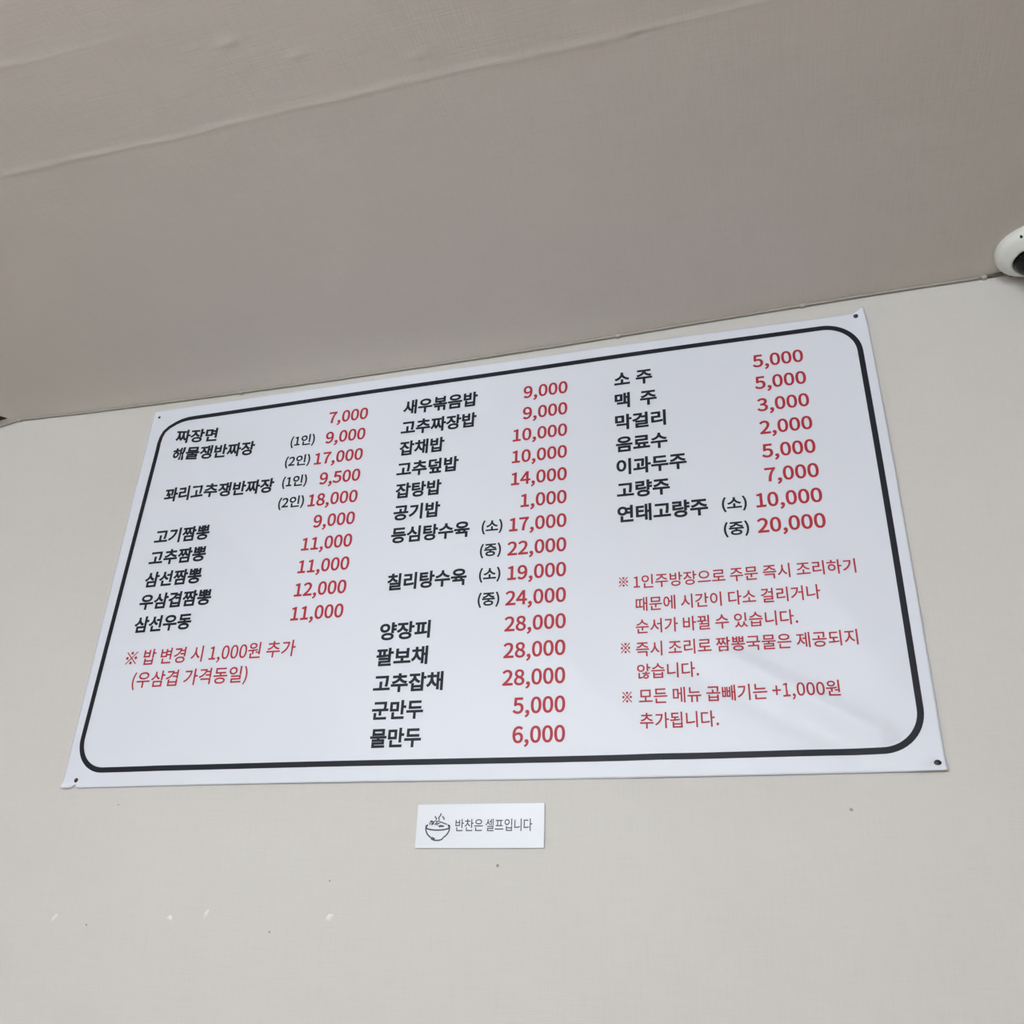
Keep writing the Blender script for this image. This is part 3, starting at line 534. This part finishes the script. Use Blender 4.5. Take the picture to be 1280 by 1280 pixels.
짬920M187 251L187 -66L770 -66L770 251M689 185L689 2L268 2L268 185M365 763L365 695L428 695L428 655C428 586 411 487 346 420C280 489 263 590 263 655L263 695L327 695L327 763L72 763L72 695L185 695L185 655C185 568 143 450 41 395L86 334C155 372 199 438 222 509C242 437 278 367 345 325C413 367 450 437 469 509C493 437 536 372 606 334L651 395C548 449 507 565 507 655L507 695L616 695L616 763M688 827L688 295L770 295L770 534L884 534L884 603L770 603L770 827
찬920M276 821L276 704L75 704L75 637L276 637L276 613C276 488 185 377 51 333L93 267C198 304 279 380 318 477C357 388 435 317 537 284L579 350C446 392 358 498 358 613L358 637L558 637L558 704L359 704L359 821M669 827L669 157L752 157L752 477L885 477L885 546L752 546L752 827M189 215L189 -58L792 -58L792 10L271 10L271 215
채920M235 794L235 659L64 659L64 590L235 590L235 549C235 401 164 244 42 173L91 110C180 163 244 263 275 377C308 270 372 178 460 130L508 192C386 258 314 406 314 549L314 590L484 590L484 659L314 659L314 794M544 808L544 -32L623 -32L623 392L741 392L741 -78L821 -78L821 827L741 827L741 462L623 462L623 808
추920M50 280L50 211L417 211L417 -79L499 -79L499 211L867 211L867 280M417 827L417 715L129 715L129 648L417 648C417 536 264 437 101 415L131 349C271 370 401 439 459 537C516 440 645 370 785 349L815 415C652 437 500 537 500 648L788 648L788 715L499 715L499 827
칠920M708 827L708 348L791 348L791 827M209 -2L209 -68L822 -68L822 -2L289 -2L289 94L791 94L791 305L206 305L206 240L709 240L709 154L209 154M295 833L295 731L90 731L90 664L295 664C289 553 196 458 66 420L104 355C213 388 298 459 337 553C379 466 464 399 572 370L609 434C478 468 383 560 377 664L581 664L581 731L378 731L378 833
탕920M465 248C280 248 167 189 167 86C167 -17 280 -76 465 -76C650 -76 762 -17 762 86C762 189 650 248 465 248M465 183C599 183 680 147 680 86C680 24 599 -12 465 -12C330 -12 249 24 249 86C249 147 330 183 465 183M669 827L669 271L752 271L752 524L885 524L885 593L752 593L752 827M91 763L91 331L160 331C345 331 449 335 572 357L563 424C446 404 347 399 174 399L174 517L488 517L488 583L174 583L174 696L504 696L504 763
태920M86 723L86 145L144 145C290 145 377 149 482 169L474 238C377 220 296 215 165 215L165 418L428 418L428 484L165 484L165 656L442 656L442 723M540 808L540 -32L619 -32L619 396L739 396L739 -78L819 -78L819 827L739 827L739 464L619 464L619 808
팔920M62 389C217 389 426 391 607 419L603 480L471 468L471 700L561 700L561 765L77 765L77 700L167 700L167 458L52 457M247 700L391 700L391 463L247 459M669 827L669 358L752 358L752 560L885 560L885 629L752 629L752 827M180 -1L180 -68L784 -68L784 -1L261 -1L261 97L752 97L752 314L178 314L178 248L670 248L670 159L180 159
프920M50 108L50 38L870 38L870 108M124 354L124 287L791 287L791 354L652 354L652 668L793 668L793 736L122 736L122 668L262 668L262 354M345 668L570 668L570 354L345 354
피920M709 827L709 -78L792 -78L792 827M58 146C224 146 440 149 635 180L630 242L484 228L484 662L584 662L584 730L72 730L72 662L172 662L172 217L49 216M252 662L403 662L403 224L252 218
하920M316 540C188 540 95 454 95 332C95 209 188 124 316 124C443 124 536 209 536 332C536 454 443 540 316 540M316 471C397 471 457 413 457 332C457 250 397 193 316 193C234 193 174 250 174 332C174 413 234 471 316 471M663 827L663 -78L745 -78L745 386L893 386L893 455L745 455L745 827M273 816L273 682L45 682L45 614L578 614L578 682L356 682L356 816
해920M273 544C161 544 79 459 79 338C79 216 161 131 273 131C386 131 467 216 467 338C467 459 386 544 273 544M273 474C343 474 393 417 393 338C393 258 343 202 273 202C203 202 153 258 153 338C153 417 203 474 273 474M232 800L232 672L48 672L48 604L497 604L497 672L314 672L314 800M542 806L542 -34L620 -34L620 378L736 378L736 -78L815 -78L815 827L736 827L736 446L620 446L620 806'''
import re
G = {}
for ln in GLYPHS.split('\n'):
    mm = re.match(r'(.)(\d+)(M.*)', ln)
    contours = []
    for con in mm.group(3).split('M')[1:]:
        toks = re.findall(r'([LC]?)([-\d ]+)', con)
        pts = []
        for op, nums in toks:
            q = [int(t) for t in nums.split()]
            if op in ('', 'L'): pts.append((q[0], q[1]))
            else:
                p0 = pts[-1]; ln_ = math.hypot(q[4] - p0[0], q[5] - p0[1]); st = 6 if ln_ > 60 else 3
                for k in range(1, st + 1):
                    t = k / st; a = (1 - t) ** 3; b = 3 * t * (1 - t) ** 2; c = 3 * t * t * (1 - t); d = t ** 3
                    pts.append((a * p0[0] + b * q[0] + c * q[2] + d * q[4], a * p0[1] + b * q[1] + c * q[3] + d * q[5]))
        cl = []
        for p in pts:
            if not cl or math.hypot(p[0] - cl[-1][0], p[1] - cl[-1][1]) > 1.0: cl.append(p)
        if math.hypot(cl[0][0] - cl[-1][0], cl[0][1] - cl[-1][1]) <= 1.0: cl.pop()
        contours.append(cl)
    G[mm.group(1)] = (int(mm.group(2)), contours)

def fatten(con, w_):
    """move every corner outward (holes inward) by w_, mitred"""
    n = len(con); out = []
    for i in range(n):
        a, p, b = con[i - 1], con[i], con[(i + 1) % n]
        d1 = Vector((p[0] - a[0], p[1] - a[1])).normalized(); d2 = Vector((b[0] - p[0], b[1] - p[1])).normalized()
        n1 = Vector((-d1.y, d1.x)); n2 = Vector((-d2.y, d2.x))
        m = n1 + n2
        if m.length < 0.3: m = n1
        m.normalize(); k = max(0.45, m.dot(n1))
        out.append((p[0] + m.x * w_ / k, p[1] + m.y * w_ / k))
    return out

def outlines(text, weight, track=0, space=224):
    """all glyphs of a string: list of contour groups and the ink extent"""
    x = 0; res = []
    for ch in text:
        if ch == ' ': x += space; continue
        adv, cons = G[ch]
        res.append([[(px + x, py) for px, py in fatten(c, SIGN * weight)] for c in cons])
        x += adv + track
    allx = [p[0] for g in res for c in g for p in c]
    return res, min(allx), max(allx)

def area(c):
    return sum(c[i - 1][0] * c[i][1] - c[i][0] * c[i - 1][1] for i in range(len(c))) / 2
# outer contours' direction decides which way "outward" is
SIGN = -1 if area(max(G['이'][1], key=lambda c: abs(area(c)))) > 0 else 1

def text_mesh(name, text, u0, u1, v0, em, weight, m, parent, place, v1=None, track=0, space=224):
    """string set from u0 to u1 (ink) on the baseline v0 (v1 at its right end), em = height unit in metres"""
    gl, xa, xb = outlines(text, weight, track, space)
    sx = (u1 - u0) / (xb - xa); sy = em / 1000
    verts, faces = [], []
    for cons in gl:
        pts2, edges = [], []
        for c in cons:
            b0 = len(pts2); pts2 += [Vector(p) for p in c]
            edges += [(b0 + k, b0 + (k + 1) % len(c)) for k in range(len(c))]
        ov, _, of, *_ = delaunay_2d_cdt(pts2, edges, [], 0, 1e-4)
        base = len(verts)
        for p in ov:
            uu = u0 + (p.x - xa) * sx
            t = (uu - u0) / (u1 - u0)
            verts.append(place(uu, v0 + ((v1 - v0) * t if v1 is not None else 0) + p.y * sy))
        for tri in of:
            a, b, c = [ov[k] for k in tri]
            g = ((a.x + b.x + c.x) / 3, (a.y + b.y + c.y) / 3)
            if sum(winding(g, cc) for cc in cons) * (-SIGN) > 0:
                cr = (b.x - a.x) * (c.y - a.y) - (b.y - a.y) * (c.x - a.x)
                tri = list(tri) if cr > 0 else list(tri)[::-1]
                faces.append(tuple(base + k for k in tri))
    used = sorted({k for f in faces for k in f}); mp = {k: i for i, k in enumerate(used)}
    verts = [verts[k] for k in used]; faces = [tuple(mp[k] for k in f) for f in faces]
    return mesh(name, verts, faces, m, parent)

def winding(p, c):
    r = 0
    for i in range(len(c)):
        a, b = c[i - 1], c[i]
        if (a[1] > p[1]) != (b[1] > p[1]) and p[0] < (b[0] - a[0]) * (p[1] - a[1]) / (b[1] - a[1]) + a[0]: r += 1 if b[1] > a[1] else -1
    return r

on_banner = lambda u, v: inv @ surf(u, v, 0.0005)
ROW = lambda k: -0.1125 - 0.0573 * k
EMI, EMP, EMS = 0.0415, 0.0415, 0.0325
WI, WP, WS = 33, 23, 27
# dish and drink names: text, row, left, right
ITEMS = [('짜장면', 0, .089, .211, .003, -.004), ('해물쟁반짜장', 1, .091, .329, .006, -.002), ('꽈리고추쟁반짜장', 3, .094, .403, .003, -.003),
         ('고기짬뽕', 5, .094, .2485), ('고추짬뽕', 6, .093, .2505), ('삼선짬뽕', 7, .094, .2505), ('우삼겹짬뽕', 8, .094, .289), ('삼선우동', 9, .094, .248),
         ('새우볶음밥', 0, .725, .915), ('고추짜장밥', 1, .725, .915), ('잡채밥', 2, .726, .839), ('고추덮밥', 3, .725, .878), ('잡탕밥', 4, .727, .840),
         ('공기밥', 5, .728, .841), ('등심탕수육', 6, .728, .915), ('칠리탕수육', 8, .730, .915), ('양장피', 10, .725, .841), ('팔보채', 11, .723, .840),
         ('고추잡채', 12, .723, .878), ('군만두', 13, .726, .839), ('물만두', 14, .728, .839),
         ('소', 0, 1.244, 1.280), ('주', 0, 1.2935, 1.331), ('맥', 1, 1.244, 1.279), ('주', 1, 1.3015, 1.339), ('막걸리', 2, 1.244, 1.357), ('음료수', 3, 1.245, 1.358), ('이과두주', 4, 1.245, 1.396),
         ('고량주', 5, 1.245, 1.358), ('연태고량주', 6, 1.245, 1.434)]
for it in ITEMS:
    t, k, a, b = it[:4]; d0, d1 = it[4:] if len(it) > 4 else (0, 0)
    text_mesh('item_name', t, a, b, ROW(k) + d0 + 0.001, EMI, WI, M_BLACK, banner, on_banner, ROW(k) + d1 + 0.001)['label'] = 'black printed name of a dish or drink'
SIZES = [('(1인)', 1, .430, .4965), ('(2인)', 2, .424, .4925), ('(1인)', 3, .4255, .4925), ('(2인)', 4, .424, .493), ('(소)', 6, .943, .991), ('(중)', 7, .942, .990),
         ('(소)', 8, .943, .991), ('(중)', 9, .943, .991), ('(소)', 6, 1.462, 1.512), ('(중)', 7, 1.462, 1.512)]
for t, k, a, b in SIZES:
    text_mesh('portion_mark', t, a, b, ROW(k) + 0.0055, EMS, WS, M_BLACK, banner, on_banner)['label'] = 'small black printed portion mark in brackets'
PR1 = ['7,000', '9,000', '17,000', '9,500', '18,000', '9,000', '11,000', '11,000', '12,000', '11,000']
PR2 = ['9,000', '9,000', '10,000', '10,000', '14,000', '1,000', '17,000', '22,000', '19,000', '24,000', '28,000', '28,000', '28,000', '5,000', '6,000']
PR3 = ['5,000', '5,000', '3,000', '2,000', '5,000', '7,000', '10,000', '20,000']
for lst, rt in ((PR1, 0.632), (PR2, 1.1345), (PR3, 1.6585)):
    for k, t in enumerate(lst):
        gl, xa, xb = outlines(t, WP)
        wdt = (xb - xa) * 0.0432 / 1000
        text_mesh('price', t, rt - wdt, rt, ROW(k) + (0.003 if rt > 1.5 else 0.0005), EMP, WP, M_RED, banner, on_banner)['label'] = 'red printed price'
NOTES = [('※ 밥 변경 시 1,000원 추가', .092, .528, -.7085, .041, 11), ('(우삼겹 가격동일)', .123, .419, -.762, .041, 11),
         ('1인주방장으로 주문 즉시 조리하기', 1.275, 1.701, -.609, .0325, 12), ('때문에 시간이 다소 걸리거나', 1.278, 1.632, -.658, .0325, 12),
         ('순서가 바뀔 수 있습니다.', 1.277, 1.586, -.705, .0325, 12), ('즉시 조리로 짬뽕국물은 제공되지', 1.276, 1.687, -.752, .0325, 12),
         ('않습니다.', 1.277, 1.395, -.797, .0325, 12), ('모든 메뉴 곱빼기는 +1,000원', 1.279, 1.645, -.846, .0325, 12), ('추가됩니다.', 1.280, 1.426, -.893, .0325, 12),
         ('※', 1.245, 1.264, -.6055, .0285, 15), ('※', 1.246, 1.265, -.7465, .0285, 15), ('※', 1.247, 1.266, -.845, .0285, 15)]
for t, a, b, v, em, wt in NOTES:
    text_mesh('printed_note', t, a, b, v, em, wt, M_RED, banner, on_banner)['label'] = 'red printed note'

# ------------------------------------------------------------------ nails
for (nu, nv), lab, r in zip(NAILS, nail_labels, (0.0038, 0.0055, 0.0064, 0.0052)):
    du, dv = edge_warp(nu, nv)
    t = empty('nail', (nu + du, 0, ZT + nv + dv), lab, 'nail', 'nails holding the banner')
    h = lift(nu, nv)
    bm = lathe_bm([(0, -h - 0.0022), (r * 0.35, -h - 0.0021), (r * 0.85, -h - 0.0012), (r, -h - 0.0002), (r * 0.9, -h + 0.0001), (0, -h + 0.0001)], 20, 'Y')
    from_bm('head', bm, M_NAIL, t, smooth=True)
    bm = lathe_bm([(0, -h), (0.0011, -h), (0.0011, 0.014), (0, 0.018)], 10, 'Y')
    from_bm('shank', bm, M_NAIL, t, smooth=True)

# ------------------------------------------------------------------ small acrylic sign
SU0, SU1, SV0, SV1 = 0.8435, 1.0965, -1.0290, -1.1090
sign = empty('self_service_sign', ((SU0 + SU1) / 2, 0, ZT + (SV0 + SV1) / 2), 'small white acrylic sign with a steaming bowl icon, under the menu banner', 'sign')
sinv = Matrix.Translation(-sign.location)
bm = box_bm(SU0, SU1, -0.0045, -0.0012, ZT + SV1, ZT + SV0, 0.0006)
bm.transform(sinv); from_bm('plate', bm, M_ACRYL, sign)
bm = box_bm(SU0 + 0.02, SU1 - 0.02, -0.0013, 0.0, ZT + SV1 + 0.02, ZT + SV0 - 0.02)
bm.transform(sinv); from_bm('adhesive_pad', bm, M_ACRYL, sign)
on_sign = lambda u, v: sinv @ Vector((u, -0.00475, ZT + v))
SL, SR, STp, SBt = 0.0, 1.0, 0.0, 1.0
text_mesh('lettering', '반찬은', 0.9225, 0.9775, -1.0770, 0.0245, 8, M_ICON, sign, on_sign)
text_mesh('lettering', '셀프입니다', 0.9825, 1.0735, -1.0770, 0.0245, 8, M_ICON, sign, on_sign)
def ribbon_parts(lines, wd, name, m, parent, place):
    vv, ff = [], []
    for ln in lines:
        n = len(ln); b0 = len(vv)
        for i, p in enumerate(ln):
            a, b = ln[max(0, i - 1)], ln[min(n - 1, i + 1)]
            if ln[0] == ln[-1]:
                if i == 0: a = ln[-2]
                if i == n - 1: b = ln[1]
            tx, ty = b[0] - a[0], b[1] - a[1]; l = math.hypot(tx, ty) or 1
            for s in (-0.5, 0.5): vv.append(place(p[0] - ty / l * wd * s, p[1] + tx / l * wd * s))
        for i in range(n - 1):
            k = b0 + 2 * i; ff.append((k, k + 1, k + 3, k + 2))
    return mesh(name, vv, ff, m, parent)
# bowl icon, drawn in a 0..100 box; x right, y up
IU, IV, IS = 0.8620, -1.0955, 0.0500
def ic(pts): return [(IU + x * IS / 100, IV + y * IS * 0.86 / 100) for x, y in pts]
def ell(cx, cy, rx, ry, a0=0, a1=360, n=24): return [(cx + rx * math.cos(math.radians(a0 + (a1 - a0) * k / n)), cy + ry * math.sin(math.radians(a0 + (a1 - a0) * k / n))) for k in range(n + 1)]
def curl(x0, y0, h, a, ph_): return [(x0 + a * math.sin(ph_ + t / 10 * 5.2), y0 + h * t / 10) for t in range(11)]
bowl = [ell(50, 56, 48, 12, 150, 390, 30), ell(50, 54, 48, 48, 182, 238, 14), ell(50, 54, 48, 48, 302, 358, 14),
        [(25, 13), (30, 5), (42, 1), (58, 1), (70, 5), (75, 13)], [(28, 14), (36, 9), (42, 8)], [(5, 58), (2, 55), (2, 62), (10, 67)], [(90, 66), (98, 62), (98, 55), (95, 57)]]
food = [[(18, 66), (16, 74), (22, 80), (30, 78), (30, 70), (24, 66)], [(30, 68), (32, 78), (40, 84), (46, 78), (42, 70), (36, 68)], [(30, 78), (24, 84), (18, 80)],
        [(46, 80), (54, 84), (60, 78), (54, 72), (48, 74)], [(60, 78), (68, 76), (76, 72), (88, 68)], [(52, 60), (60, 64), (70, 62), (76, 60)], [(56, 57), (66, 60), (72, 58)],
        [(40, 74), (50, 68), (44, 64)], [(22, 72), (34, 74)]]
steam = [curl(40, 88, 16, 3, 0.3), curl(56, 88, 28, 4, 3.4), curl(71, 88, 16, 3, 0.3)]
ribbon_parts([ic(l) for l in bowl], 0.0027, 'bowl_icon', M_ICON, sign, on_sign)
ribbon_parts([ic(l) for l in food], 0.0021, 'food_icon', M_ICON, sign, on_sign)
ribbon_parts([ic(l) for l in steam], 0.0023, 'steam_icon', M_ICON, sign, on_sign)

# ------------------------------------------------------------------ thin cable along the corner, with its clips
cb = empty('cable', (0.8, 0, ZT + 0.03), 'thin beige cable clipped along the corner of wall and ceiling above the banner', 'cable')
cinv = Matrix.Translation(-cb.location)
def cable_pt(u):
    v = corner_v(u) - 0.0028
    sag = 0.0
    if u < -0.452: sag = 0.002 * sm((-0.452 - u) / 0.075)
    return Vector((u, -0.0045 - 0.0012 * (1 + wob(u, 6)) * 0.5, ZT + v - 0.0012 - sag - 0.0004 * wob(u, 8)))
pts = []
u = -0.60
while u < 2.052: pts.append(cinv @ cable_pt(u)); u += 0.012
tube('cord', pts, 0.0030, M_CABLE, cb, n=10)
# dark plug end that goes behind the camera
tail = [cinv @ p for p in (cable_pt(2.045), cable_pt(2.055) + Vector((0, -0.002, 0)), Vector((2.075, -0.008, ZT + 0.0465)), Vector((2.10, -0.02, ZT + 0.046)))]
o = tube('plug', tail, 0.0030, M_PLUGEND, cb, n=10); o['label'] = 'short dark plug end beside the camera'
for cu_ in (-0.452, 0.258, 1.255, 1.672, 2.045):
    p = cable_pt(cu_); s = 0.0052
    bm = box_bm(p.x - 0.0045, p.x + 0.0045, p.y - 0.0042, 0.0, p.z - 0.0052, p.z + 0.0040, 0.0014)
    bm.transform(cinv); from_bm('clip', bm, M_CLIP, cb, smooth=False)
    bm = lathe_bm([(0, -0.0022), (0.0014, -0.002), (0.0016, 0), (0.0008, 0.0001), (0.0008, 0.009)], 10, 'Y')
    bm.transform(cinv @ Matrix.Translation((p.x + 0.0002, p.y - 0.0042, p.z + 0.0062)))
    from_bm('clip_nail', bm, M_CLIP, cb, smooth=True)
# dark open joint in the corner at the far left
bm = bmesh.new()
P = [(-0.545, -0.016), (-0.484, -0.019), (-0.500, -0.032), (-0.545, -0.050)]
top = [bm.verts.new((x_, y_, ZC + 0.02)) for x_, y_ in P]; bot = [bm.verts.new((x_, y_, ceil_z(x_, y_) - 0.0012)) for x_, y_ in P]
bm.faces.new(bot)
for k in range(4): bm.faces.new((top[k], top[(k + 1) % 4], bot[(k + 1) % 4], bot[k]))
bmesh.ops.recalc_face_normals(bm, faces=bm.faces[:])
o = from_bm('dark_gap', bm, M_BLK, ceiling); o['label'] = 'dark open gap in the ceiling paper'

# ------------------------------------------------------------------ dome camera at the right
DX, DY = 2.124, -0.078
dc = empty('dome_camera', (DX, DY, ZC), 'white round dome surveillance camera with a dark bubble in the ceiling corner', 'camera')
zc0 = 0.0
bm = lathe_bm([(0, 0.0), (0.070, 0.0), (0.0715, -0.003), (0.0715, -0.012), (0.070, -0.018), (0.066, -0.024), (0.060, -0.029), (0.052, -0.034), (0.048, -0.0375), (0.0445, -0.038), (0.0425, -0.0365), (0.0415, -0.030), (0, -0.030)], 64)
from_bm('housing', bm, M_CAMW, dc, smooth=True)
prof = [(0.036, -0.020)] + [(0.036 * math.cos(a), -0.033 - 0.027 * math.sin(a)) for a in [k * PI / 2 / 12 for k in range(13)]]
prof[-1] = (0, prof[-1][1])
bm = lathe_bm(prof, 48)
bm.transform(Matrix.Translation((-0.005, 0, -0.0055)))
from_bm('bubble', bm, M_DARK, dc, smooth=True)
for a in (239, 359, 119):
    ca, sa = math.cos(math.radians(a)), math.sin(math.radians(a))
    bm = lathe_bm([(0, -0.0015), (0.0022, -0.0013), (0.0026, 0.0), (0.0026, 0.004)], 14)
    bm.transform(Matrix.Translation((0.0672 * ca, 0.0672 * sa, -0.0222)))
    from_bm('screw', bm, M_BLK, dc, smooth=True)

# ------------------------------------------------------------------ old plugs and specks on the wall
def disc_bm(cx, cz, r, ry, ang, h, n=14, yy=0.0):
    bm = bmesh.new()

    ring0 = []; ring1 = []
    rr = random.Random(int(cx * 1000))
    for k in range(n):
        a = 2 * PI * k / n; f = 1 + rr.uniform(-0.2, 0.2)
        x_, z_ = r * math.cos(a) * f, ry * math.sin(a) * f
        X_ = x_ * math.cos(ang) - z_ * math.sin(ang); Z_ = x_ * math.sin(ang) + z_ * math.cos(ang)
        ring0.append(bm.verts.new((cx + X_, yy, cz + Z_))); ring1.append(bm.verts.new((cx + X_ * 0.6, yy - h, cz + Z_ * 0.6)))
    c = bm.verts.new((cx, yy - h * 1.2, cz))
    for k in range(n):
        k2 = (k + 1) % n
        bm.faces.new((ring0[k], ring0[k2], ring1[k2], ring1[k])); bm.faces.new((ring1[k], ring1[k2], c))
    bmesh.ops.recalc_face_normals(bm, faces=bm.faces[:])
    return bm
FILL = [(0.0595, -1.2438, .0085, .0032, 0.9), (0.3326, -1.2404, .0070, .0058, 0.3), (0.4123, -1.2318, .0115, .0042, 1.1), (0.6801, -1.2328, .0080, .0062, 0.6)]
for (fu, fv, a, b, ang) in FILL:
    o = from_bm('filler_spot', disc_bm(fu, ZT + fv, a, b, ang, 0.0022, yy=wall_y(fu, ZT + fv) + 0.0003), M_PLUG, wall, smooth=True)
    o['label'] = 'white filler blob on the wallpaper'
SPEC = [(1.0079, -1.139, .0028), (0.6713, -1.168, .0020), (1.6376, -1.0459, .0032), (0.1544, -1.0205, .0018), (0.5579, -1.2602, .0022), (1.1533, 0.0047, .0018), (0.1412, -1.2558, .0022)]
for (fu, fv, a) in SPEC:
    o = from_bm('speck', disc_bm(fu, ZT + fv, a, a, 0, 0.0004, yy=wall_y(fu, ZT + fv) - 0.0002, n=10), M_SPOT, wall)
    o['label'] = 'small dark speck on the wallpaper'
